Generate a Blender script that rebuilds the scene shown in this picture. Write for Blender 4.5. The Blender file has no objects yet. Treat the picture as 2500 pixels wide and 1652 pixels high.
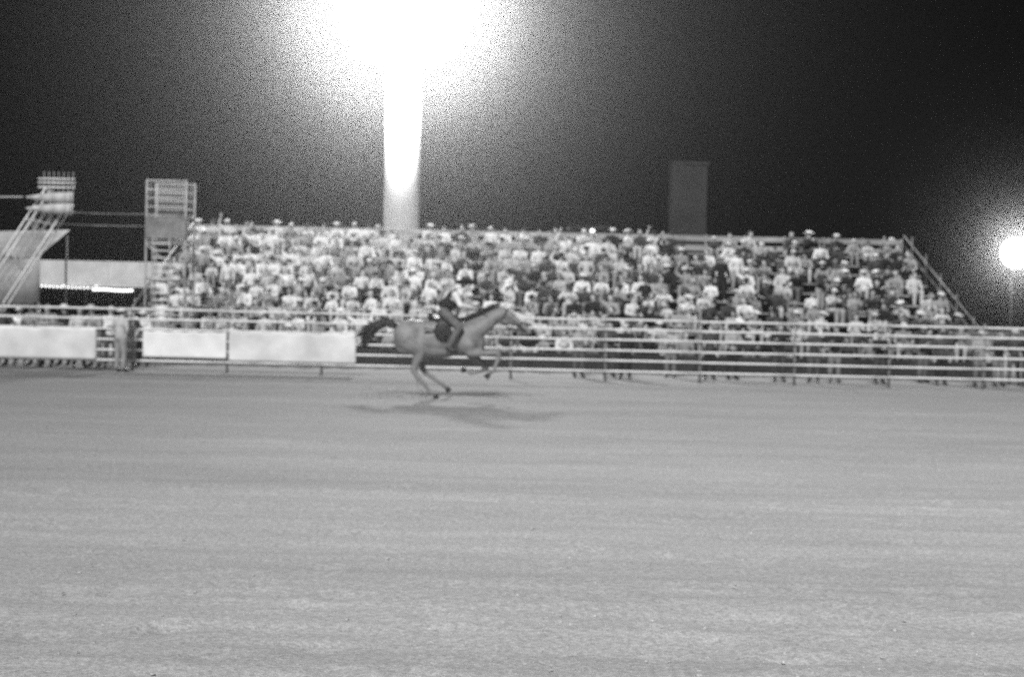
import bpy, bmesh, math, random
import numpy as np
from mathutils import Vector, Matrix, Euler
R = math.radians
random.seed(7)
sc = bpy.context.scene
COL = sc.collection
V = Vector

# ------------------------------------------------------------------ camera, world, light
H = 1.9
cam_d = bpy.data.cameras.new('camera'); cam = bpy.data.objects.new('camera', cam_d); COL.objects.link(cam)
cam_d.sensor_width = 36; cam_d.lens = 50; cam_d.clip_end = 2000; cam_d.clip_start = .1
cam.location = (0, 0, H); cam.rotation_euler = (R(90 - 1.14), R(-1.27), 0)
cam_d.dof.use_dof = True; cam_d.dof.focus_distance = 5.0; cam_d.dof.aperture_fstop = 3.2   # focus fell short of the ring
sc.camera = cam
w = bpy.data.worlds.new('World'); sc.world = w; w.use_nodes = True
wn = w.node_tree; wn.nodes.clear()
sky = wn.nodes.new('ShaderNodeTexSky'); sky.sky_type = 'NISHITA'; sky.sun_disc = False
SUN_EL, SUN_AZ = 38, 190          # from behind and left of the camera
sky.sun_elevation = R(SUN_EL); sky.sun_rotation = R(SUN_AZ)
bw = wn.nodes.new('ShaderNodeRGBToBW'); bg = wn.nodes.new('ShaderNodeBackground'); wo = wn.nodes.new('ShaderNodeOutputWorld')
wn.links.new(sky.outputs[0], bw.inputs[0]); wn.links.new(bw.outputs[0], bg.inputs[0]); wn.links.new(bg.outputs[0], wo.inputs[0])
bg.inputs[1].default_value = 0.00005
sd = bpy.data.lights.new('sun', 'SUN'); sd.energy = 4.2; sd.angle = R(13); sd.color = (1, 1, 1)
so = bpy.data.objects.new('sun', sd); COL.objects.link(so)
az = R(SUN_AZ); el = R(SUN_EL)
sdir = V((math.sin(az) * math.cos(el), math.cos(az) * math.cos(el), math.sin(el)))
so.rotation_euler = sdir.to_track_quat('Z', 'Y').to_euler(); so.location = sdir * 50
vs = sc.view_settings; vs.view_transform = 'Standard'; vs.look = 'None'; vs.exposure = 0.0; vs.gamma = 1; vs.use_curve_mapping = False
sc.render.engine = 'CYCLES'
sc.cycles.use_denoising = False          # the sampling noise is the picture's grain
sc.cycles.use_adaptive_sampling = False
sc.cycles.max_bounces = 5; sc.cycles.volume_bounces = 0; sc.cycles.diffuse_bounces = 2
sc.cycles.glossy_bounces = 1; sc.cycles.transmission_bounces = 1
sc.cycles.pixel_filter_type = 'BLACKMAN_HARRIS'; sc.cycles.filter_width = 1.1
sc.cycles.sample_clamp_indirect = 1; sc.cycles.sample_clamp_direct = 14
sc.render.use_motion_blur = False

# ------------------------------------------------------------------ materials
MATS = {}
def mat(name, v, rough=.8, var=.15, scale=6., bump=.15, bscale=40., metal=0., emit=0., rnd=0., stretch=(1, 1, 1), spec=.3):
    if name in MATS: return MATS[name]
    m = bpy.data.materials.new(name); m.use_nodes = True; nt = m.node_tree; N = nt.nodes; L = nt.links
    p = N['Principled BSDF']
    p.inputs['Roughness'].default_value = rough; p.inputs['Metallic'].default_value = metal
    p.inputs['Specular IOR Level'].default_value = spec
    tc = N.new('ShaderNodeTexCoord'); mp = N.new('ShaderNodeMapping'); mp.inputs['Scale'].default_value = stretch
    L.new(tc.outputs['Object'], mp.inputs[0])
    n1 = N.new('ShaderNodeTexNoise'); n1.inputs['Scale'].default_value = scale; n1.inputs['Detail'].default_value = 6
    L.new(mp.outputs[0], n1.inputs[0])
    mr = N.new('ShaderNodeMapRange'); mr.inputs[1].default_value = .3; mr.inputs[2].default_value = .7
    mr.inputs[3].default_value = 1 - var * 1.6; mr.inputs[4].default_value = 1 + var
    L.new(n1.outputs[0], mr.inputs[0])
    mul = N.new('ShaderNodeMath'); mul.operation = 'MULTIPLY'; mul.inputs[1].default_value = v
    L.new(mr.outputs[0], mul.inputs[0]); out = mul.outputs[0]
    if rnd:
        oi = N.new('ShaderNodeObjectInfo'); m2 = N.new('ShaderNodeMapRange')
        m2.inputs[3].default_value = 1 - rnd; m2.inputs[4].default_value = 1 + rnd
        L.new(oi.outputs['Random'], m2.inputs[0]); m3 = N.new('ShaderNodeMath'); m3.operation = 'MULTIPLY'
        L.new(out, m3.inputs[0]); L.new(m2.outputs[0], m3.inputs[1]); out = m3.outputs[0]
    cc = N.new('ShaderNodeCombineColor')
    for i in range(3): L.new(out, cc.inputs[i])
    L.new(cc.outputs[0], p.inputs['Base Color'])
    if bump:
        n2 = N.new('ShaderNodeTexNoise'); n2.inputs['Scale'].default_value = bscale; n2.inputs['Detail'].default_value = 4
        L.new(mp.outputs[0], n2.inputs[0]); b = N.new('ShaderNodeBump'); b.inputs['Strength'].default_value = bump
        b.inputs['Distance'].default_value = .02; L.new(n2.outputs[0], b.inputs['Height']); L.new(b.outputs[0], p.inputs['Normal'])
    if emit:
        p.inputs['Emission Color'].default_value = (1, 1, 1, 1); p.inputs['Emission Strength'].default_value = emit
    if emit: m.cycles.emission_sampling = 'NONE'
    MATS[name] = m; return m

STEEL = mat('galvanised_steel', .42, .7, .2, 3, .05, spec=.15)
RAILM = mat('worn_rail_pipe', .85, .75, .12, 2.5, .05, spec=.1)
POSTM = mat('fence_post_paint', .22, .5, .3, 2.5, .05)
DARKSTEEL = mat('dark_steel', .05, .5, .2, 5, .1, metal=.3)
ALU = mat('weathered_planks', .34, .6, .3, 3, .1, rnd=.15, stretch=(.3, 2, 2))
SHADEM = mat('dark_shade_board', .035, .8, .3, 2, .1, rnd=.3)  # shade under and behind the rows, put into a near-black colour
VINYL = mat('white_vinyl', .88, .5, .1, 1.2, .5, 3.5)
VINYL2 = mat('greyish_vinyl', .76, .5, .16, 1.2, .5, 3.5)
MASTM = mat('pale_mast_paint', .55, .5, .12, .8, .05, stretch=(1, 1, .3))
DIMM = mat('dim_light_paint', .017, .9, .35, .6, .1)  # weak light on far structures, put into a near-black base colour
BOOTHM = mat('booth_fascia_paint', .55, .6, .12, 1.5, .1)
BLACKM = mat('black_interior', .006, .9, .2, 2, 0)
CANVAS = mat('canvas', .33, .8, .3, 1.2, .5, 5)
LAMP = mat('lamp_glass', .8, .3, 0, 1, 0, emit=3)
BULB = mat('bulb_glass', .8, .3, 0, 1, 0, emit=2.5)
SKIN = mat('skin', .5, .6, .08, 9, 0, rnd=.35)
HAIR = mat('hair', .03, .6, .3, 40, .3, 90, rnd=.6); FAIR = mat('fair_hair', .30, .6, .3, 40, .3, 90, rnd=.4); BROWN = mat('brown_hair', .10, .6, .3, 40, .3, 90, rnd=.4)
CL = {}
for nm, v in (('white', .82), ('pale', .6), ('grey', .34), ('dark', .06), ('black', .018)):
    CL[nm] = mat(nm + '_cloth', v, .85, .14, 5, .6, 9, rnd=.15)
CHECK = mat('mottled_cloth', .38, .85, .75, 22, .4, 12, rnd=.3)
DENIM = mat('denim', .15, .85, .3, 8, .3, 25, rnd=.5)
LEATHER = mat('leather', .035, .45, .3, 12, .2, rnd=.2)
STRAW = mat('straw_hat', .62, .8, .1, 30, .2, 80, rnd=.2)
COAT = mat('horse_coat', .25, .55, .22, 3.5, .12, 60, stretch=(1, 1, 1.3))
MANE = mat('horse_hair', .055, .6, .4, 30, .6, 60, stretch=(1, 3, 3))

# ------------------------------------------------------------------ object helpers
def link(name, me, m=None, parent=None, loc=None, rot=None):
    o = bpy.data.objects.new(name, me); COL.objects.link(o)
    if m is not None and me is not None and not me.materials: me.materials.append(m)
    if parent: o.parent = parent
    if loc is not None: o.location = loc
    if rot is not None: o.rotation_euler = rot
    return o
def tag(o, label=None, cat=None, group=None, kind=None):
    if label: o['label'] = label
    if cat: o['category'] = cat
    if group: o['group'] = group
    if kind: o['kind'] = kind
    return o
def empty(name, loc, rz=0):
    o = bpy.data.objects.new(name, None); COL.objects.link(o); o.location = loc; o.rotation_euler = (0, 0, rz); o.empty_display_size = .2
    return o
def copy_tree(o, parent=None):
    c = o.copy(); COL.objects.link(c)
    if parent: c.parent = parent
    for ch in list(o.children): copy_tree(ch, c)
    return c
def me_of(bm, name, smooth=False):
    me = bpy.data.meshes.new(name); bm.to_mesh(me); bm.free()
    if smooth:
        for p in me.polygons: p.use_smooth = True
    return me
def box(bm, c, s, rot=None, bev=0):
    r = bmesh.ops.create_cube(bm, size=1)
    M = Matrix.Translation(V(c)) @ (rot.to_matrix().to_4x4() if rot else Matrix()) @ Matrix.Diagonal((s[0], s[1], s[2], 1))
    bmesh.ops.transform(bm, matrix=M, verts=r['verts'])
    if bev:
        es = list({e for v in r['verts'] for e in v.link_edges})
        bmesh.ops.bevel(bm, geom=es, offset=bev, segments=2, affect='EDGES', profile=.6)
def solid(bm, t):
    bmesh.ops.recalc_face_normals(bm, faces=bm.faces[:]); bmesh.ops.solidify(bm, geom=bm.faces[:], thickness=t); bmesh.ops.recalc_face_normals(bm, faces=bm.faces[:])
def tube(bm, a, b, r0, r1=None, n=10, caps=True):
    a, b = V(a), V(b); r1 = r0 if r1 is None else r1; d = b - a
    q = d.to_track_quat('Z', 'Y').to_matrix().to_4x4()
    bmesh.ops.create_cone(bm, cap_ends=caps, segments=n, radius1=r0, radius2=r1, depth=d.length, matrix=Matrix.Translation((a + b) / 2) @ q)
def boxobj(name, c, s, m, parent=None, bev=.01, rot=None):
    bm = bmesh.new(); box(bm, (0, 0, 0), s, None, bev); return link(name, me_of(bm, name), m, parent, c, rot)
def tubeobj(name, a, b, r, m, parent=None, r1=None, n=10):
    bm = bmesh.new(); tube(bm, a, b, r, r1, n); return link(name, me_of(bm, name, True), m, parent)
def ball(bm, c, r, sub=2, rot=None):
    rr = r if hasattr(r, '__len__') else (r, r, r)
    M = Matrix.Translation(V(c)) @ (rot.to_matrix().to_4x4() if rot else Matrix()) @ Matrix.Diagonal((*rr, 1))
    bmesh.ops.create_icosphere(bm, subdivisions=sub, radius=1, matrix=M)
def chain(bm, pts, sub=2):
    for i, (p, r) in enumerate(pts):
        ball(bm, p, r, sub)
        if i:
            q, rq = pts[i - 1]
            if (V(p) - V(q)).length > 1e-4: tube(bm, q, p, rq, r, 12)
def remesh(bm, vox, name, smooth=3, dec=None):
    me = me_of(bm, name); o = bpy.data.objects.new('tmp', me); COL.objects.link(o)
    a = o.modifiers.new('r', 'REMESH'); a.mode = 'VOXEL'; a.voxel_size = vox; a.use_smooth_shade = True
    if smooth: s = o.modifiers.new('s', 'SMOOTH'); s.iterations = smooth; s.factor = .5
    if dec: d = o.modifiers.new('d', 'DECIMATE'); d.ratio = dec
    dg = bpy.context.evaluated_depsgraph_get(); ev = o.evaluated_get(dg)
    out = bpy.data.meshes.new_from_object(ev, depsgraph=dg); out.name = name
    bpy.data.objects.remove(o); bpy.data.meshes.remove(me)
    for p in out.polygons: p.use_smooth = True
    return out
def merge(me, bm):      # append further shapes to a mesh
    b = bmesh.new(); b.from_mesh(me); t = bpy.data.meshes.new('t'); bm.to_mesh(t); bm.free(); b.from_mesh(t)
    b.to_mesh(me); b.free(); bpy.data.meshes.remove(t)
    for p in me.polygons: p.use_smooth = True
    return me

# ------------------------------------------------------------------ the ground
def fbm(x, y, seed, octs):
    rs = np.random.RandomState(seed); out = np.zeros_like(x)
    for fx, fy, a in octs:
        for k in range(4):
            th = rs.rand() * 6.28; ph = rs.rand() * 6.28; u = rs.uniform(.6, 1.4)
            out += a * np.sin(x * fx * u * math.cos(th) + y * fy * u * math.sin(th) + ph) / 2
    return out
def gh(x, y):
    # harrowed ridges run along the fence, crossed by softer trampling
    return (fbm(x, y, 3, [(.35, 4.2, .014), (.7, 9.0, .008), (2.2, 14, .005), (7, 9, .003)]))
def make_ground():
    xs = np.linspace(-20, 20, 420); ys = np.concatenate([np.linspace(4, 16, 330), np.linspace(16.1, 38.4, 260)])
    X, Y = np.meshgrid(xs, ys); Z = gh(X, Y)
    fade = np.clip((38.4 - Y) / 1.5, 0, 1) * np.clip((20 - np.abs(X)) / 1.5, 0, 1) * np.clip((Y - 4) / 1, 0, 1); Z *= fade
    # scooped hoof prints
    rs = np.random.RandomState(5)
    for k in range(750):
        yy = rs.uniform(6.5, 36); xx = rs.uniform(-.42, .42) * yy * 1.0; rr = rs.uniform(.08, .16)
        i0 = np.searchsorted(xs, xx - .4); i1 = np.searchsorted(xs, xx + .4); j0 = np.searchsorted(ys, yy - .4); j1 = np.searchsorted(ys, yy + .4)
        d2 = ((X[j0:j1, i0:i1] - xx) ** 2 + (Y[j0:j1, i0:i1] - yy) ** 2) / rr ** 2
        Z[j0:j1, i0:i1] += -.016 * np.exp(-d2) + .010 * np.exp(-(np.sqrt(d2) - 1.5) ** 2 * 4)
    ny, nx = X.shape
    co = np.stack([X, Y, Z], -1).reshape(-1, 3)
    idx = np.arange(nx * ny).reshape(ny, nx)
    q = np.stack([idx[:-1, :-1], idx[:-1, 1:], idx[1:, 1:], idx[1:, :-1]], -1).reshape(-1, 4)
    # outer ring out to the horizon
    n0 = len(co)
    outer = [(-150, -30, 0), (150, -30, 0), (150, 270, 0), (-150, 270, 0), (-20, 4, 0), (20, 4, 0), (20, 38.4, 0), (-20, 38.4, 0)]
    co = np.vstack([co, outer])
    fq = [(n0, n0 + 1, n0 + 5, n0 + 4), (n0 + 1, n0 + 2, n0 + 6, n0 + 5), (n0 + 2, n0 + 3, n0 + 7, n0 + 6), (n0 + 3, n0, n0 + 4, n0 + 7)]
    me = bpy.data.meshes.new('ground'); me.from_pydata(co.tolist(), [], q.tolist() + fq)
    for p in me.polygons: p.use_smooth = True
    return me
def ground_mat():
    m = bpy.data.materials.new('arena_dirt'); m.use_nodes = True; nt = m.node_tree; N = nt.nodes; L = nt.links
    p = N['Principled BSDF']; p.inputs['Roughness'].default_value = .95; p.inputs['Specular IOR Level'].default_value = .1
    g = N.new('ShaderNodeNewGeometry')
    def noise(sx, sy, sc_, det, lo, hi, a, b):
        mp = N.new('ShaderNodeMapping'); mp.inputs['Scale'].default_value = (sx, sy, 1); L.new(g.outputs['Position'], mp.inputs[0])
        n = N.new('ShaderNodeTexNoise'); n.inputs['Scale'].default_value = sc_; n.inputs['Detail'].default_value = det; n.inputs['Roughness'].default_value = .65
        L.new(mp.outputs[0], n.inputs[0]); r = N.new('ShaderNodeMapRange')
        r.inputs[1].default_value = lo; r.inputs[2].default_value = hi; r.inputs[3].default_value = a; r.inputs[4].default_value = b
        L.new(n.outputs[0], r.inputs[0]); return r.outputs[0], n.outputs[0]
    def mul(a, b):
        x = N.new('ShaderNodeMath'); x.operation = 'MULTIPLY'; L.new(a, x.inputs[0])
        if isinstance(b, float): x.inputs[1].default_value = b
        else: L.new(b, x.inputs[1])
        return x.outputs[0]
    a, _ = noise(.10, 1.0, .55, 5, .32, .68, .86, 1.09)      # long damp and dry streaks left by the harrow
    b, _ = noise(.35, 2.2, 1.6, 6, .3, .7, .92, 1.06)
    c, fine = noise(1, 1, 26, 6, .25, .75, .64, 1.36)         # grains and clods
    d, _ = noise(1, 1, 120, 3, .25, .75, .55, 1.45)
    # soil darkening with distance towards the fence, broken at its edge
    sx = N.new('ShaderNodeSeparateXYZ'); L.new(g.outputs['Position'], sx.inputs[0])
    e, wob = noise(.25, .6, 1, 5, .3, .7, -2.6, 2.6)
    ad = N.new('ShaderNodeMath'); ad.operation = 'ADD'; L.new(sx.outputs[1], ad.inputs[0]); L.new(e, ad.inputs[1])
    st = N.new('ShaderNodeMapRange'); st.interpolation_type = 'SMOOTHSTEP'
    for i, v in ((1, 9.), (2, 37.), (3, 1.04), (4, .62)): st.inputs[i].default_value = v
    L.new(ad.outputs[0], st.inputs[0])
    # paler soil towards the right-hand side of the ring
    lr = N.new('ShaderNodeMapRange'); lr.interpolation_type = 'SMOOTHSTEP'
    for i, v in ((1, -10.), (2, 2.), (3, .66), (4, 1.)): lr.inputs[i].default_value = v
    L.new(sx.outputs[0], lr.inputs[0])
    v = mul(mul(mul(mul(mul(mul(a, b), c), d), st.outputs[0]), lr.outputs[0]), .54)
    cc = N.new('ShaderNodeCombineColor')
    for i in range(3): L.new(v, cc.inputs[i])
    L.new(cc.outputs[0], p.inputs['Base Color'])
    bp = N.new('ShaderNodeBump'); bp.inputs['Strength'].default_value = .5; bp.inputs['Distance'].default_value = .03
    L.new(fine, bp.inputs['Height']); L.new(bp.outputs[0], p.inputs['Normal'])
    return m
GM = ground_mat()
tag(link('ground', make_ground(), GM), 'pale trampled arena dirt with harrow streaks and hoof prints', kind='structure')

# loose clods
def clods():
    rs = np.random.RandomState(11); n = 1500
    yy = 6.5 + (rs.rand(n) ** 1.5) * 29; xx = rs.uniform(-.42, .42, n) * yy
    ico = bmesh.new(); bmesh.ops.create_icosphere(ico, subdivisions=1, radius=1)
    bv = np.array([v.co[:] for v in ico.verts]); bf = np.array([[v.index for v in f.verts] for f in ico.faces]); ico.free()
    co = []; fa = []
    for k in range(n):
        s = rs.uniform(.005, .013) * rs.uniform(.6, 1.3); jit = 1 + rs.uniform(-.3, .3, (len(bv), 1))
        z = float(gh(np.array([xx[k]]), np.array([yy[k]]))[0])
        co.append(bv * jit * [s * 1.3, s, s * .7] + [xx[k], yy[k], z + s * .2]); fa.append(bf + k * len(bv))
    me = bpy.data.meshes.new('clods'); me.from_pydata(np.vstack(co).tolist(), [], np.vstack(fa).tolist()); return me
tag(link('dirt_clods', clods(), GM), 'small loose clods scattered over the arena dirt', 'clods', kind='stuff')

# ------------------------------------------------------------------ haze
bm = bmesh.new(); box(bm, (0, 120, 9.8), (310, 310, 21.6))
hz = link('haze', me_of(bm, 'haze')); tag(hz, 'thin dusty night haze over the whole arena', 'haze', kind='stuff')
hm = bpy.data.materials.new('haze_air'); hm.use_nodes = True; hm.node_tree.nodes.clear()
pv = hm.node_tree.nodes.new('ShaderNodeVolumePrincipled'); ho = hm.node_tree.nodes.new('ShaderNodeOutputMaterial')
pv.inputs['Color'].default_value = (.95, .95, .95, 1); pv.inputs['Density'].default_value = .0036; pv.inputs['Anisotropy'].default_value = .979; hm.cycles.volume_sampling = 'DISTANCE'
hm.node_tree.links.new(pv.outputs[0], ho.inputs['Volume']); hz.data.materials.append(hm)

# ------------------------------------------------------------------ floodlight mast behind the stand
def lamp_head(parent, loc, w, tilt):
    bm = bmesh.new(); tube(bm, (0, -.012, 0), (0, .12, 0), w * .5, w * .46, 20); tube(bm, (0, .12, 0), (0, .26, 0), w * .46, w * .2, 20)
    hd = link('lamp_head', me_of(bm, 'lamp_head'), STEEL, parent, loc, (R(tilt), 0, 0))
    bm = bmesh.new(); tube(bm, (0, -.03, 0), (0, -.01, 0), w * .47, None, 20)
    link('lens', me_of(bm, 'lens'), LAMP, hd)
    return hd
D1 = 75.0; PX1 = -5.95
mast = empty('floodlight_mast', (PX1, D1, 0))
tag(mast, 'tall pale floodlight mast glaring white high above the middle of the stand', 'floodlight mast')
tubeobj('pole', (0, 0, 0), (0, 0, 19.2), .95, MASTM, mast, .93, 28)
ZC, RC, SP = 17.75, 3.7, .50            # round cluster of lamps about the mast head
for k in range(-9, 5):
    z = ZC + k * SP * .9; hw = RC ** 2 - (z - ZC) ** 2
    if hw <= .3: continue
    hw = math.sqrt(hw); boxobj('crossarm', (0, -.98, z), (hw * 2, .08, .08), STEEL, mast, .005)
    nl = int(hw * 2 / SP) | 1 if k % 2 == 0 else (int(hw * 2 / SP) // 2) * 2
    for i in range(nl): lamp_head(mast, ((i - (nl - 1) / 2) * SP, -1.15, z), .47, -15)
ld = bpy.data.lights.new('mast_lamp', 'POINT'); ld.energy = 74000; ld.shadow_soft_size = 1.3; ld.color = (1, 1, 1)
lo = bpy.data.objects.new('mast_lamp', ld); COL.objects.link(lo); lo.location = (0, -2.9, 17.4); lo.parent = mast

# lower floodlight at the right edge
D2 = 80.0; PX2 = (2472 - 1250) / 3472 * D2
m2 = empty('floodlight_post', (PX2, D2, 0))
tag(m2, 'low floodlight on a slim post glaring at the right edge of the photo', 'floodlight')
tubeobj('post', (0, .3, 0), (0, .3, 5.4), .06, DARKSTEEL, m2, .05)
boxobj('bracket', (0, .22, 5.3), (.9, .1, .1), STEEL, m2)
bm = bmesh.new()
for (ya, ra), (yb, rb) in zip(((.42, .16), (.38, .4), (.2, .78), (.0, .98)), ((.38, .4), (.2, .78), (.0, .98), (-.06, 1.0))): tube(bm, (0, ya, 0), (0, yb, 0), ra, rb, 32, False)
hd = link('lamp_head', me_of(bm, 'lamp_head', True), STEEL, m2, (0, -.1, 5.7), (R(-6), 0, 0)); hd.scale = (.86, .86, .86)
bm = bmesh.new(); tube(bm, (0, -.03, 0), (0, -.01, 0), .96, .96, 32); link('lens', me_of(bm, 'lens'), LAMP, hd)
l2 = bpy.data.lights.new('post_lamp', 'POINT'); l2.energy = 1200; l2.shadow_soft_size = .45
o2 = bpy.data.objects.new('post_lamp', l2); COL.objects.link(o2); o2.location = (0, -1.0, 5.9); o2.parent = m2

# small lamp on the back of the stand
bl = empty('small_lamp', (3.06, 55.4, 4.98)); tag(bl, 'tiny bright bulb on a short stem at the top edge of the stand', 'lamp')
tubeobj('stem', (0, 0, -.55), (0, 0, .02), .02, STEEL, bl)
bm = bmesh.new(); ball(bm, (0, 0, .07), (.10, .08, .075), 2); link('bulb', me_of(bm, 'bulb', True), BULB, bl)
bm = bmesh.new(); tube(bm, (0, 0, .0), (0, 0, .03), .05, .04, 12); link('socket', me_of(bm, 'socket'), DARKSTEEL, bl)

# dim column and cabinet behind the stand
tw = empty('dark_tower', ((1672 - 1250) / 3472 * 85, 85, 0)); tag(tw, 'tall dim square tower behind the right half of the stand', 'tower')
boxobj('shaft', (0, 0, 5.35), (2.05, 2.05, 10.7), DIMM, tw, .06)
boxobj('cap', (0, 0, 10.78), (2.25, 2.25, .16), DIMM, tw, .02)
for z in (3.5, 6.1, 8.7): boxobj('band', (0, 0, z), (2.12, 2.12, .1), DIMM, tw, .01)
ct = empty('dark_hut', ((1432 - 1250) / 3472 * 70, 70, 0)); tag(ct, 'small dim raised hut peeping over the stand beneath a tiny bulb', 'hut')
boxobj('wall', (0, 0, 4.9), (1.7, 1.7, 2.0), DIMM, ct, .03); boxobj('roof', (0, 0, 5.98), (2.0, 2.0, .14), DIMM, ct, .02)
for sx in (-.75, .75):
    for sy in (-.75, .75): tubeobj('leg', (sx, sy, 0), (sx, sy, 3.9), .07, DIMM, ct)
boxobj('door', (.1, -.87, 4.75), (.7, .04, 1.5), BLACKM, ct, .005)

# ------------------------------------------------------------------ stand
XL, XR, D0, RUN, RISE, S0, NR = -12.4, 15.2, 45.6, .94, .375, .50, 11
st = empty('bleachers', (0, D0, 0)); tag(st, 'long open bleacher stand packed with spectators behind the arena fence', 'bleachers')
SEG = 6; sl = (XR - XL) / SEG
def shared(name, s, m, bev=.008):
    bm = bmesh.new(); box(bm, (0, 0, 0), s, None, bev); me = me_of(bm, name); me.materials.append(m); return me
seatM = shared('seat_plank', (sl - .02, .28, .05), ALU); footM = shared('foot_plank', (sl - .02, .42, .045), ALU)
stopM = shared('light_stop_board', (sl - .02, .03, RISE - .08), SHADEM, .004)
for k in range(NR):
    for i in range(SEG):
        x = XL + (i + .5) * sl; y = k * RUN; z = S0 + k * RISE
        link('seat_plank', seatM, None, st, (x, y, z - .027))
        link('foot_plank', footM, None, st, (x, y - .46, z - .445))
        link('light_stop_board', stopM, None, st, (x, y + .22, z - .20))  # boards added to stop mast light leaking through from behind
fr = bmesh.new()
for s in range(SEG * 2 + 1):
    x = XL + s * sl / 2
    x = min(max(x, XL + .05), XR - .05)
    tube(fr, (x, -.6, S0 - .55), (x, NR * RUN - .4, S0 + RISE * NR - .65), .035, None, 6)
    for k in range(0, NR, 2): tube(fr, (x, k * RUN + .02, 0), (x, k * RUN + .02, S0 + k * RISE - .3), .03, None, 6)
tag(link('frame', me_of(fr, 'frame'), DARKSTEEL, st), kind='stuff')
ytop = NR * RUN - .25; ztop = S0 + (NR - 1) * RISE
boardM = shared('back_board', (sl - .02, .04, .20), ALU)
for i in range(SEG):
    x = XL + (i + .5) * sl
    link('back_board', boardM, None, st, (x, ytop, ztop + .62)); link('back_board', boardM, None, st, (x, ytop, ztop + .25))
for s in range(SEG * 3 + 1):
    x = XL + s * sl / 3; tubeobj('back_post', (x, ytop + .05, 0), (x, ytop + .05, ztop + .76), .03, STEEL, st, n=6)
for x in (XL - .06, XR + .06):
    for dz in (.35, .75): tubeobj('end_rail', (x, -.5, S0 + dz - .1), (x, ytop, ztop + dz + .15), .028, POSTM, st)
    for k in range(0, NR + 1, 2): tubeobj('end_post', (x, k * RUN - .5, S0 + k * RISE - .5), (x, k * RUN - .5, S0 + k * RISE + .78), .025, POSTM, st, n=6)
boxobj('shade_skirt', ((XL + XR) / 2, -.72, .30), (XR - XL, .03, .58), SHADEM, st, .004)  # added dark sheet giving the shade under the stand

# ------------------------------------------------------------------ arena fence
DF = 39.0; BAY = 2.6; NB = 16; X0 = -20.8
fe = empty('arena_fence', (0, DF, 0)); tag(fe, 'long arena fence of six pale pipe rails between the dirt and the stand', 'fence')
RZ = [.29, .575, .86, 1.15, 1.43, 1.70]
bm = bmesh.new(); tube(bm, (-BAY / 2, 0, 0), (BAY / 2, 0, 0), .030, None, 10); railME = me_of(bm, 'rail', True); railME.materials.append(RAILM)
bm = bmesh.new(); tube(bm, (0, 0, -.3), (0, 0, 1.76), .038, None, 12); ball(bm, (0, 0, 1.765), .047, 2); postME = me_of(bm, 'post', True); postME.materials.append(POSTM)
for i in range(NB + 1):
    link('post', postME, None, fe, (X0 + i * BAY, .078, 0))
    if i < NB:
        for z in RZ: link('rail', railME, None, fe, (X0 + (i + .5) * BAY, 0, z + random.uniform(-.006, .006)), (0, random.uniform(-.002, .002), 0))
# banners hung on the fence
def banner(x0, x1, z0, z1, m, label):
    nx = 60; nz = 14; rs = random.Random(x0); bm = bmesh.new(); W = x1 - x0; ph = rs.random() * 6
    grid = []
    for j in range(nz + 1):
        row = []
        for i in range(nx + 1):
            u = i / nx; v = j / nz
            sag = .03 * (1 - abs(((u * 5) % 1) - .5) * 2) * (v ** 3)
            y = -.060 - .012 * math.sin(u * W * 5 + ph) * (1 - v * .6) - .008 * math.sin(u * W * 11 + v * 4)
            row.append(bm.verts.new((x0 + u * W, y, z0 + v * (z1 - z0) - sag)))
        grid.append(row)
    for j in range(nz):
        for i in range(nx): bm.faces.new((grid[j][i], grid[j][i + 1], grid[j + 1][i + 1], grid[j + 1][i]))
    solid(bm, .004)
    e = empty('banner', (0, DF, 0)); tag(e, label, 'banner', 'plain banners tied to the fence rails')
    link('sheet', me_of(bm, 'sheet', True), m, e)
    bm = bmesh.new()
    for i in range(6):
        for z in (z0 + .03, z1 - .03): tube(bm, (x0 + .04 + (W - .08) * i / 5, -.062, z), (x0 + .04 + (W - .08) * i / 5, .0, z + .05), .009, None, 6)
    tag(link('cable_tie', me_of(bm, 'cable_tie'), DARKSTEEL, e))
s39 = 3472 / DF
def fx(px, d=DF): return (px - 1250) / 3472 * d
banner(fx(-260), fx(238), .30, 1.16, VINYL2, 'widest white banner hung on the fence at the left edge of the photo')
banner(fx(352), fx(556), .40, 1.12, VINYL, 'short bright white banner on the fence beneath the scaffold tower')
banner(fx(562), fx(872), .34, 1.15, VINYL2, 'white banner on the fence just behind the horse tail')

# ------------------------------------------------------------------ scaffold tower at the left end of the stand
TX, TD = -10.65, 44.2
sf = empty('scaffold_tower', (TX, TD, 0)); tag(sf, 'narrow scaffold tower with a barred cage on top beside the left end of the stand', 'scaffold tower')
W2 = .6
for sx in (-1, 1):
    for sy in (-1, 1): tubeobj('upright', (sx * W2, sy * W2, 0), (sx * W2, sy * W2, 5.65), .032, STEEL, sf)
for z in (.4, 1.5, 2.6, 3.7, 4.55):
    for sy in (-1, 1): tubeobj('ledger', (-W2, sy * W2, z), (W2, sy * W2, z), .024, STEEL, sf, n=8)
    for sx in (-1, 1): tubeobj('ledger', (sx * W2, -W2, z + .03), (sx * W2, W2, z + .03), .024, STEEL, sf, n=8)
for i, z in enumerate((.4, 1.5, 2.6)):
    s = 1 if i % 2 else -1
    tubeobj('brace', (-s * W2, -W2 - .03, z), (s * W2, -W2 - .03, z + 1.1), .02, STEEL, sf, n=8)
for i in range(6): boxobj('platform_plank', (0, -.5 + i * .2, 3.79), (1.2, .185, .04), ALU, sf, .006)
for i in range(9):
    x = -W2 + .12 + i * .12
    tubeobj('cage_bar', (x, -W2, 4.58), (x, -W2, 5.62), .013, STEEL, sf, n=6); tubeobj('cage_bar', (x, W2, 4.58), (x, W2, 5.62), .013, STEEL, sf, n=6)
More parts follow.
